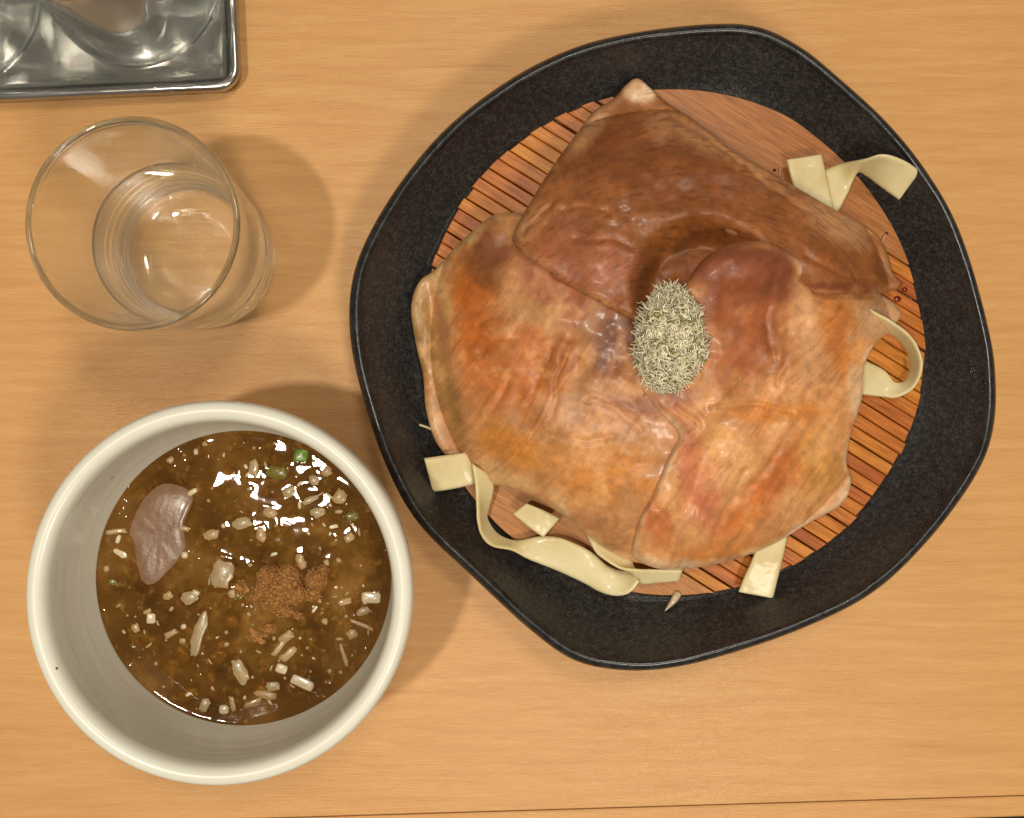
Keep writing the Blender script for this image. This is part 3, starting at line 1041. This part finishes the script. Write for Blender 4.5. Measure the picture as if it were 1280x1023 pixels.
def flesh_color(which, px, py, s):
    """colour of lean, browned crust and fat by place on the slice, plus painted pocket shade"""
    f1 = fibre(which, px, py, 3.0, 30.0, 3, 71)
    f2 = fibre(which, px, py, 10.0, 60.0, 3, 72)
    f3 = fibre(which, px, py, 2.4, 14.0, 2, 73)
    gen = fbm(px / 26.0, py / 26.0, 5, 90 + which)
    spk = fbm(px / 7.0, py / 7.0, 3, 95 + which)
    C = np.zeros(px.shape + (3,))
    if which == 1:
        C = C + np.array([142, 84, 38]) / 255.0
        C = patch(C, px, py, 735, 335, 85, 58, -25, (158, 92, 58), 0.85, 1)
        C = patch(C, px, py, 840, 225, 120, 45, -14, (122, 66, 26), 0.8, 2)
        C = patch(C, px, py, 765, 165, 45, 22, 20, (130, 70, 28), 0.7, 12)
        C = patch(C, px, py, 905, 192, 95, 16, -32, (188, 132, 86), 0.8, 4)
        C = patch(C, px, py, 830, 165, 30, 22, -30, (184, 128, 84), 0.7, 14)
        C = patch(C, px, py, 1045, 285, 55, 22, -38, (198, 144, 100), 0.85, 5)
        C = patch(C, px, py, 1010, 325, 75, 20, -20, (142, 80, 36), 0.7, 3)
        C = patch(C, px, py, 798, 114, 24, 17, 0, (220, 188, 152), 1.0, 6, 0.35, 0.2)
        C = patch(C, px, py, 738, 160, 14, 40, -38, (190, 142, 100), 0.8, 7)
        C = patch(C, px, py, 660, 285, 22, 36, -28, (172, 118, 70), 0.75, 8)
        C = patch(C, px, py, 1040, 364, 60, 8, 0, (112, 52, 24), 0.8, 9)
        C = edge_band(C, s, 0.07, (186, 136, 90), 0.55, px, py, 10)
        C = C * (0.84 + 0.13 * f1 + 0.12 * f2 + 0.24 * gen)[..., None]
        C = mixc(C, 0.38 * sstep(0.66, 0.78, f3), (92, 46, 20))
    elif which == 2:
        C = C + np.array([192, 134, 82]) / 255.0
        C = patch(C, px, py, 590, 395, 34, 80, 14, (182, 94, 26), 0.95, 11)
        C = patch(C, px, py, 650, 465, 66, 62, 30, (192, 108, 48), 0.85, 12)
        C = patch(C, px, py, 612, 320, 28, 38, 10, (112, 58, 22), 0.9, 14)  # shade in the pocket under the upper slice, painted dark brown
        C = patch(C, px, py, 690, 352, 62, 26, -28, (164, 94, 66), 0.95, 13)
        C = patch(C, px, py, 688, 398, 56, 16, -8, (204, 152, 100), 0.8, 17)
        C = patch(C, px, py, 703, 440, 22, 52, -18, (168, 94, 38), 0.85, 15)
        C = patch(C, px, py, 770, 420, 44, 52, 0, (106, 54, 24), 0.95, 16)
        C = patch(C, px, py, 740, 400, 8, 40, -20, (186, 130, 76), 0.6, 36)
        C = patch(C, px, py, 770, 520, 90, 34, -6, (204, 148, 108), 0.85, 18)
        C = patch(C, px, py, 800, 505, 34, 12, -10, (140, 84, 58), 0.7, 46)
        C = patch(C, px, py, 640, 555, 55, 26, -25, (206, 130, 48), 0.85, 19)
        C = patch(C, px, py, 760, 590, 66, 50, 0, (206, 132, 58), 0.8, 20)
        C = patch(C, px, py, 640, 600, 66, 15, -22, (204, 162, 108), 0.85, 21)
        C = patch(C, px, py, 750, 665, 40, 20, -20, (160, 108, 62), 0.6, 47)
        C = patch(C, px, py, 526, 400, 14, 66, 8, (160, 118, 60), 0.95, 22, 0.35, 0.2)
        C = patch(C, px, py, 548, 350, 8, 60, 16, (214, 166, 104), 0.7, 42, 0.4, 0.3)
        C = patch(C, px, py, 556, 490, 14, 70, 16, (172, 126, 66), 0.8, 23, 0.4, 0.3)
        C = patch(C, px, py, 545, 540, 14, 40, 18, (216, 172, 130), 0.7, 24)
        C = edge_band(C, s, 0.08, (206, 168, 116), 0.85, px, py, 25)
        C = C * (0.79 + 0.17 * f1 + 0.06 * f2 + 0.22 * gen)[..., None]
        C = mixc(C, 0.16 * sstep(0.62, 0.76, f3), (120, 58, 20))
        C = mixc(C, 0.40 * sstep(0.58, 0.72, gen), (220, 170, 116))
    else:
        C = C + np.array([208, 144, 86]) / 255.0
        C = patch(C, px, py, 920, 350, 74, 66, 0, (122, 60, 32), 0.95, 31)
        C = patch(C, px, py, 935, 425, 56, 66, 10, (158, 84, 42), 0.9, 32)
        C = patch(C, px, py, 1008, 410, 22, 80, 4, (218, 162, 114), 0.85, 33)
        C = patch(C, px, py, 1048, 420, 22, 72, 14, (204, 120, 48), 0.85, 34)
        C = patch(C, px, py, 1095, 400, 24, 24, 0, (216, 172, 128), 0.8, 44)
        C = patch(C, px, py, 955, 515, 76, 13, 0, (206, 124, 48), 0.8, 35)
        C = patch(C, px, py, 866, 590, 24, 75, 16, (196, 116, 76), 0.95, 36)
        C = patch(C, px, py, 960, 610, 24, 90, -38, (190, 98, 34), 0.85, 37)
        C = patch(C, px, py, 905, 560, 32, 34, 0, (226, 168, 104), 0.8, 38)
        C = patch(C, px, py, 1020, 580, 30, 44, 0, (214, 150, 72), 0.8, 39)
        C = patch(C, px, py, 822, 655, 18, 40, 20, (190, 106, 52), 0.8, 40)
        C = patch(C, px, py, 838, 500, 46, 14, 6, (150, 88, 62), 0.8, 41)
        C = patch(C, px, py, 900, 690, 110, 12, 8, (204, 128, 62), 0.8, 42)
        C = patch(C, px, py, 1068, 480, 12, 50, 6, (222, 186, 144), 0.8, 45)
        C = edge_band(C, s, 0.10, (222, 190, 152), 0.9 * sstep(45, 110, np.hypot(px - 905, py - 320)), px, py, 43)
        C = C * (0.79 + 0.17 * f1 + 0.06 * f2 + 0.22 * gen)[..., None]
        C = mixc(C, 0.16 * sstep(0.62, 0.76, f3), (128, 60, 22))
        C = mixc(C, 0.34 * sstep(0.56, 0.76, gen) * sstep(60, 110, np.hypot(px - 920, py - 340)), (230, 180, 126))
    C = C * (0.90 + 0.20 * spk)[..., None]
    C = C * 0.91 + 0.09 * np.array([[172, 122, 88], [196, 150, 114], [206, 156, 120]])[0 if which == 1 else which - 1] / 255.0 * (0.75 if which == 1 else 1.0)
    C = np.clip(C, 0, 1)
    L = np.where(C <= 0.04045, C / 12.92, ((C + 0.055) / 1.055) ** 2.4)
    return L * (0.90 if which == 1 else 0.97)


GROOVES = {2: [[(598, 402), (612, 398), (640, 396)], [(690, 440), (672, 480), (662, 505)], [(712, 430), (700, 470), (692, 520)], [(735, 500), (775, 515), (800, 540)], [(665, 540), (700, 545), (735, 552), (765, 545)], [(640, 470), (625, 500), (610, 520)],
               [(600, 440), (615, 425), (640, 430)]],
           3: [[(905, 580), (880, 620), (862, 660), (852, 700)], [(930, 590), (905, 640), (885, 685)], [(985, 400), (980, 440), (972, 480)], [(890, 510), (940, 506), (990, 514)], [(845, 510), (870, 530), (860, 545)], [(960, 350), (955, 400), (965, 450)],
               [(1000, 520), (960, 580), (925, 620)], [(815, 625), (830, 650), (838, 680)]],
           1: [[(655, 290), (672, 270), (690, 255)], [(700, 265), (730, 262), (760, 268)], [(840, 150), (900, 190), (960, 235), (1010, 270)], [(1000, 320), (1040, 345), (1080, 352)], [(720, 300), (760, 300), (790, 310)]]}


def grooves(which, px, py):
    g = np.zeros_like(px)
    wx = 8 * (fbm(px / 25.0, py / 25.0, 2, 301) - 0.5); wy = 8 * (fbm(px / 25.0, py / 25.0, 2, 302) - 0.5)
    for line in GROOVES[which]:
        P = cr_open(line, 14)
        d2 = np.full(px.shape, 1e9)
        for p, q in zip(P[:-1], P[1:]):
            v = q - p; L2 = float(v @ v)
            t = np.clip(((px + wx - p[0]) * v[0] + (py + wy - p[1]) * v[1]) / L2, 0, 1)
            d2 = np.minimum(d2, (px + wx - p[0] - t * v[0]) ** 2 + (py + wy - p[1] - t * v[1]) ** 2)
        d = np.sqrt(d2)
        g = g + 0.06 * np.exp(-(d / 3.5) ** 2) - 0.03 * np.exp(-((d - 9) / 5.0) ** 2)
    return g


def slice_mesh(which, outline, center, name, label, nt=460, ns=140, thick=0.36):
    out = cr_closed(outline, nt)
    # world outline on the heap
    cw = at_heap(center[0], center[1])
    OW = np.array([at_heap(x, y, 0.1)[:2] for x, y in out])
    ss = 1 - (1 - np.linspace(0, 1, ns + 1)[1:]) ** 1.15
    X = cw[0] + ss[:, None] * (OW[:, 0] - cw[0])[None]
    Y = cw[1] + ss[:, None] * (OW[:, 1] - cw[1])[None]
    S = np.repeat(ss[:, None], nt, 1)
    dist = (1 - S) * np.hypot(OW[:, 0] - cw[0], OW[:, 1] - cw[1])[None]         # about the distance to the edge, cm

    def top(X, Y, S, dist):
        H = heap(X, Y)
        px, py = to_px(X, Y, H + 0.3)
        lz = layer_z(which, px, py)
        fib = fibre(which, px, py, 5.0, 70.0, 3, 70)
        wr = fbm(px / 26.0, py / 26.0, 2, 100 + which)
        crk = np.abs(fbm(px / 38.0, py / 20.0, 3, 140 + which) - 0.5)
        z = H + lz + 0.006 * (fib - 0.5) + 0.09 * (wr - 0.5) - grooves(which, px, py) 
        e = np.clip(dist / (thick * 0.9), 0, 1)
        z = z + thick * (np.sqrt(np.clip(1 - (1 - e) ** 2, 0, 1)) - 0.5)
        return z, px, py

    Z, px, py = top(X, Y, S, dist)
    zc, pcx_, pcy_ = top(np.array([[cw[0]]]), np.array([[cw[1]]]), np.array([[0.0]]), np.array([[9.0]]))
    V = [np.array([[cw[0], cw[1], zc[0, 0]]]), np.stack([X, Y, Z], -1).reshape(-1, 3)]
    C = [flesh_color(which, pcx_, pcy_, np.array([[0.0]])).reshape(-1, 3), flesh_color(which, px, py, S).reshape(-1, 3)]
    # underside
    sb_ = np.array([0.995, 0.97, 0.9, 0.7, 0.4])
    Xb = cw[0] + sb_[:, None] * (OW[:, 0] - cw[0])[None]; Yb = cw[1] + sb_[:, None] * (OW[:, 1] - cw[1])[None]
    Hb = heap(Xb, Yb)
    pxb, pyb = to_px(Xb, Yb, Hb + 0.3)
    Zb = Hb + layer_z(which, pxb, pyb) - thick * 0.5 - 0.12
    V.append(np.stack([Xb, Yb, Zb], -1).reshape(-1, 3))
    C.append(flesh_color(which, pxb, pyb, np.ones_like(pxb)).reshape(-1, 3))
    V.append(np.array([[cw[0], cw[1], zc[0, 0] - thick - 0.1]])); C.append(C[0])
    V = np.concatenate(V); C = np.concatenate(C)
    i = np.arange(nt); i2 = (i + 1) % nt
    F = [(0, 1 + a, 1 + b) for a, b in zip(i, i2)]
    rows = ns + len(sb_)
    for q in range(rows - 1):
        a0, b0 = 1 + q * nt, 1 + (q + 1) * nt
        F += list(zip(a0 + i, b0 + i, b0 + i2, a0 + i2))
    last = 1 + (rows - 1) * nt
    F += list(zip(last + i, np.full(nt, len(V) - 1), last + i2))
    org = (cw[0], cw[1], float(V[:, 2].min()))
    o = obj(name, V, F, MT['meat'], None, org)
    ca = o.data.color_attributes.new('flesh', 'FLOAT_COLOR', 'POINT')
    ca.data.foreach_set('color', np.concatenate([C, np.ones((len(C), 1))], 1).astype(np.float32).ravel())
    tag(o, label, "pork slice", "roast pork slices on the noodles")
    return o


S2 = [(650, 268), (618, 268), (596, 283), (568, 308), (545, 335), (524, 350), (513, 382), (518, 425), (528, 470), (532, 515), (546, 556), (575, 588), (600, 603), (645, 612), (682, 630), (715, 652), (742, 676),
      (790, 704), (850, 695), (880, 610), (885, 530), (848, 448), (797, 394), (738, 350), (695, 312)]
S1 = [(796, 99), (812, 111), (830, 128), (862, 150), (900, 180), (930, 201), (960, 218), (995, 237), (1030, 258), (1064, 279), (1090, 296), (1102, 320), (1110, 345), (1121, 359), (1100, 368), (1060, 370), (1018, 371),
      (1003, 358), (985, 345), (950, 365), (900, 400), (850, 425), (805, 408), (770, 391), (730, 369), (690, 346), (656, 322), (641, 304), (645, 284), (662, 255), (680, 225), (700, 195), (722, 166), (742, 140), (766, 125), (782, 107)]
S3 = [(866, 338), (888, 318), (925, 306), (960, 308), (990, 325), (1030, 342), (1080, 352), (1113, 373), (1125, 392), (1113, 410), (1092, 430), (1079, 458), (1075, 500), (1062, 540), (1056, 578), (1062, 604), (1050, 630), (1012, 652),
      (966, 680), (920, 698), (870, 709), (830, 711), (801, 703), (789, 688), (799, 650), (815, 620), (835, 572), (848, 545), (830, 522), (812, 500), (800, 478), (815, 440), (838, 400), (852, 365)]
slice_mesh(2, S2, (690, 490), "pork_slice", "large orange and tan roast pork slice at the left and bottom of the heap")
slice_mesh(3, S3, (945, 510), "pork_slice", "shiny peach roast pork slice at the lower right with a dark fibrous flap")
slice_mesh(1, S1, (845, 262), "pork_slice", "dark brown roast pork slice at the top of the heap with a pale fatty tip")

# ------------------------------------------------------------------ shredded mound on the meat
kb = Bag()
KC = at_heap(840, 424, 0.45)
ktop = KC[2]
KX, KY, KZ = 1.2, 1.76, 1.95
KCx, KCy = U(839, 423, ktop + 0.7)[:2]
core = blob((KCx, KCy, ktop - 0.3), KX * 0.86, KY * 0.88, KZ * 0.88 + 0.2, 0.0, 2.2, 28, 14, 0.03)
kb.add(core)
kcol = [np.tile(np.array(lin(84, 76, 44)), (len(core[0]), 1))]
kr = random.Random(5)
NST = 4200
for i in range(NST):
    th = kr.uniform(0, 2 * math.pi); zz = kr.random() ** 0.8
    ph = math.acos(min(1, zz))
    q = kr.uniform(0.93, 1.07)
    ex = abs(math.cos(th)); 
    base = np.array([KX * q * math.sin(ph) * math.cos(th), KY * q * math.sin(ph) * math.sin(th), KZ * q * math.cos(ph)])
    base = base * (0.84 + 0.34 * float(fbm(np.array([th * 1.3 + 5]), np.array([ph * 2.2]), 2, 77)[0])); base[0] *= 1 - 0.14 * base[1] / KY
    nrm = np.array([base[0] / KX ** 2, base[1] / KY ** 2, base[2] / KZ ** 2]); nrm /= np.linalg.norm(nrm)
    t = np.cross(nrm, [kr.gauss(0, 1), kr.gauss(0, 1), kr.gauss(0, 1)]); t /= np.linalg.norm(t)
    b = np.cross(nrm, t)
    L = kr.uniform(0.15, 0.55) if kr.random() < 0.85 else kr.uniform(0.5, 0.95); bend = kr.uniform(-1.7, 1.7)
    stray = i % 45 == 0
    if stray:
        base = base * np.array([1.12, 1.12, 1]); base[2] = -0.15
    lift0, lift1 = kr.uniform(-0.03, 0.03), kr.uniform(0, 0.3) if kr.random() < 0.35 else kr.uniform(-0.03, 0.03)
    pts = []
    rho = kr.uniform(0.06, 0.26); arc = min(L / rho, 4.2); sgn = kr.choice((-1, 1))
    for u in np.linspace(-0.5, 0.5, 6):
        an = u * arc
        q1, q2 = rho * math.sin(an), rho * (1 - math.cos(an)) * sgn
        pts.append(base + t * q1 + b * q2 + nrm * (-(q1 * q1 + q2 * q2) * 0.28 + lift0 + lift1 * max(0, u * 2) ** 2))
    pts = np.array(pts) + np.array([KCx, KCy, ktop - 0.25])
    rad = kr.uniform(0.016, 0.036)
    tv = tube(pts, [rad * 0.7, rad, rad, rad, rad, rad * 0.5], 4)
    kb.add(tv)
    c = np.array(lin(242, 234, 202)) * kr.uniform(0.55, 1.15)
    if kr.random() < 0.12: c = np.array(lin(140, 134, 70))
    kcol.append(np.tile(c, (len(tv[0]), 1)))
V, F = kb.get()
o = obj("shredded_kelp", V, F, MT['strand'], None, (KCx, KCy, ktop))
ca = o.data.color_attributes.new('flesh', 'FLOAT_COLOR', 'POINT')
kc = np.concatenate(kcol)
ca.data.foreach_set('color', np.concatenate([kc, np.ones((len(kc), 1))], 1).astype(np.float32).ravel())
tag(o, "fluffy mound of pale greenish shredded kelp on top of the pork", "garnish")

# ------------------------------------------------------------------ flat noodles
def ribbon(E1, E2, label, th=0.135, n=60, m=15):
    A = cr_open([U(e[0], e[1], e[2] - 0.43) for e in E1], n); B = cr_open([U(e[0], e[1], e[2] - 0.43) for e in E2], n)
    P = np.array([[A[i] * (1 - t) + B[i] * t for t in np.linspace(0, 1, m)] for i in range(n)])
    du_ = np.gradient(P, axis=0); dv_ = np.gradient(P, axis=1)
    N = np.cross(du_, dv_); N /= np.linalg.norm(N, axis=2)[..., None] + 1e-9
    prof = np.sqrt(np.clip(1 - np.abs(np.linspace(-1, 1, m)) ** 14, 0.12, 1))
    endp = np.ones(n); endp[0] = endp[-1] = 0.55; endp[1] = endp[-2] = 0.9
    nz = fbm(P[..., 0] * 1.6 + 7, P[..., 1] * 1.6, 3, 200)
    P = P + N * (0.05 * (nz - 0.5))[..., None]
    off = N * (th / 2) * (0.85 + 0.3 * nz)[..., None] * prof[None, :, None] * endp[:, None, None]
    T, Bt = P + off, P - off
    V = np.concatenate([T.reshape(-1, 3), Bt.reshape(-1, 3)])
    K = n * m
    F = []
    for i in range(n - 1):
        for j in range(m - 1):
            a = i * m + j
            F.append((a, a + m, a + m + 1, a + 1)); F.append((K + a, K + a + 1, K + a + m + 1, K + a + m))
        F.append((i * m, K + i * m, K + (i + 1) * m, (i + 1) * m))
        a = i * m + m - 1
        F.append((a, a + m, K + a + m, K + a))
    for i in (0, n - 1):
        for j in range(m - 1):
            a = i * m + j
            f = (a, a + 1, K + a + 1, K + a)
            F.append(f if i == 0 else f[::-1])
    c = P.reshape(-1, 3).mean(0)
    o = obj("flat_noodle", V, F, MT['noodle'], None, (c[0], c[1], float(V[:, 2].min())))
    return tag(o, label, "noodle", "wide flat noodles under the pork")


ribbon([(983, 200, 2.75), (988, 220, 2.72), (996, 245, 2.7), (1006, 275, 2.6)], [(1027, 193, 2.8), (1032, 215, 2.76), (1037, 240, 2.72), (1044, 272, 2.6)], "flat noodle end lying on the top right wooden end board of the mat")
ribbon([(1030, 213, 2.5), (1054, 204, 2.9), (1082, 199, 4.0), (1104, 193, 4.5), (1130, 201, 4.3), (1150, 214, 4.0)],
       [(1042, 276, 2.45), (1060, 241, 2.7), (1071, 216, 2.9), (1084, 221, 2.95), (1103, 235, 3.1), (1124, 250, 3.2)], "twisted noodle arching over the top right edge of the bamboo mat")
ribbon([(1085, 385, 4.0), (1112, 401, 4.1), (1130, 413, 3.9), (1143, 427, 3.7), (1152, 448, 3.5), (1151, 467, 3.3), (1142, 485, 3.0), (1121, 497, 2.6), (1100, 496, 2.35), (1068, 492, 2.35)],
       [(1082, 402, 3.2), (1110, 416, 3.0), (1120, 421, 2.8), (1131, 434, 2.6), (1137, 452, 2.45), (1136, 468, 2.4), (1129, 478, 2.35), (1117, 477, 2.3), (1104, 462, 2.3), (1068, 445, 2.3)], "looped noodle poking out at the right edge of the pork")
ribbon([(530, 573, 3.0), (552, 570, 3.02), (580, 566, 2.98), (612, 560, 2.6)], [(541, 615, 2.75), (562, 612, 2.77), (592, 606, 2.75), (622, 600, 2.5)], "short noodle end sticking out at the lower left of the pork")
ribbon([(590, 580, 3.4), (594, 604, 3.5), (596, 632, 3.5), (597, 652, 3.4), (603, 671, 3.2), (616, 683, 3.0), (639, 688, 2.8), (660, 699, 2.6), (693, 712, 2.5), (728, 728, 2.5), (750, 740, 2.6), (770, 745, 2.8), (787, 741, 3.1), (799, 727, 3.2)],
       [(616, 596, 3.0), (617, 613, 2.9), (611, 634, 2.6), (608, 646, 2.5), (616, 660, 2.4), (628, 671, 2.35), (646, 676, 2.4), (672, 671, 2.6), (698, 672, 2.75), (722, 681, 2.75), (742, 692, 2.65), (758, 706, 2.5), (774, 713, 2.4), (790, 713, 2.4)],
       "long curling noodle along the bottom left edge of the pork", n=120)
ribbon([(722, 650, 2.9), (735, 672, 3.1), (744, 690, 3.2), (758, 701, 3.3), (776, 710, 3.4), (800, 712, 3.3), (822, 712, 3.1), (853, 713, 3.0)],
       [(778, 668, 3.1), (779, 676, 3.05), (782, 686, 3.0), (788, 696, 2.9), (794, 712, 2.7), (802, 729, 2.6), (824, 728, 2.6), (849, 726, 2.65)], "noodle flap hanging from under the pork at the bottom beside the long curling noodle")
ribbon([(641, 643, 2.75), (660, 658, 2.75), (679, 672, 2.7)], [(658, 629, 2.9), (680, 638, 2.85), (700, 648, 2.75)], "small square noodle end inside the bottom left noodle loop", n=20)
ribbon([(923, 740, 2.55), (930, 722, 2.6), (940, 700, 2.7), (950, 672, 2.7)], [(966, 748, 2.55), (972, 724, 2.65), (978, 700, 2.75), (986, 662, 2.75)], "wide noodle end hanging over the bottom right edge of the mat")

# pale slivers on the black wall
for (x0, y0, x1, y1, z0, z1, lab) in ((848, 741, 831, 764, 1.6, 1.72, "thin white onion sliver on the bottom wall of the black bowl"), (524, 531, 545, 540, 2.1, 1.7, "thin pale onion sliver on the left wall of the black bowl")):
    p0, p1 = U(x0, y0, z0), U(x1, y1, z1)
    V, F = tube(cr_open([p0, (p0 + p1) / 2 + [0.03, 0.02, 0.1], p1], 10), [0.16, 0.17, 0.17, 0.16, 0.14, 0.12, 0.1, 0.07, 0.05, 0.02] if x0 > 700 else 0.05, 8)
    o = obj("onion_sliver", V, F, MT['leek'], None, tuple((p0 + p1) / 2))
    tag(o, lab, "onion")

# water drops on the right wall
def bowl_wall(px, py):
    """point of the bowl's inner wall seen at a pixel"""
    z = 2.4
    for _ in range(12):
        p = U(px, py, z)
        a_ = math.atan2(p[1] - BC[1], p[0] - BC[0])
        k_ = int(np.argmin(np.abs((ang - a_ + math.pi) % (2 * math.pi) - math.pi)))
        k = math.hypot(p[0] - BC[0], p[1] - BC[1]) / np.linalg.norm(rim[k_] - BC)
        z = 0.5 * z + 0.5 * float(np.interp(k, [0.835, 0.865, 0.90, 0.935, 0.957], [1.24, 1.72, 2.34, 2.97, 3.42]))
    return U(px, py, z)


for (x, y, rx, ry, a, lab) in ((1217, 462, 0.27, 0.12, 50, "largest slanting water drop high on the right wall of the black bowl"), (1231, 477, 0.2, 0.1, 60, "water drop just under the rim beside the largest drop on the black bowl"),
                               (1226, 548, 0.3, 0.09, 60, "thin water streak under the right rim, below the other drops on the black bowl"), (1197, 581, 0.12, 0.1, 20, "lowest round water drop on the right wall of the black bowl"),
                               (1189, 478, 0.08, 0.06, 20, "tiniest water drop, nearest the mat on the right bowl wall")):
    c = bowl_wall(x, y)
    V, F = blob(c + [0, 0, 0.05], rx, ry, 0.13, math.radians(a), 2, 20, 12, 0.0, 0.3)
    o = obj("water_drop", V, F, MT['water'], None, tuple(c))
    tag(o, lab, "water drop", "water drops on the black bowl")
for (x, y, r_, lab) in ((1122, 374, 0.16, "largest dark red sauce drop on the mat by the right tip of the pork"), (1131, 362, 0.12, "red sauce drop farthest right on the mat slats"), (1103, 371, 0.1, "small red sauce drop touching the right tip of the dark pork slice")):
    c = U(x, y, MZ + 0.02)
    o = obj("sauce_drop", *blob(c, r_, r_ * 0.8, 0.07, 0, 2, 14, 8), MT['chili'], None, tuple(c))
    tag(o, lab, "sauce drop", "sauce drops on the mat")
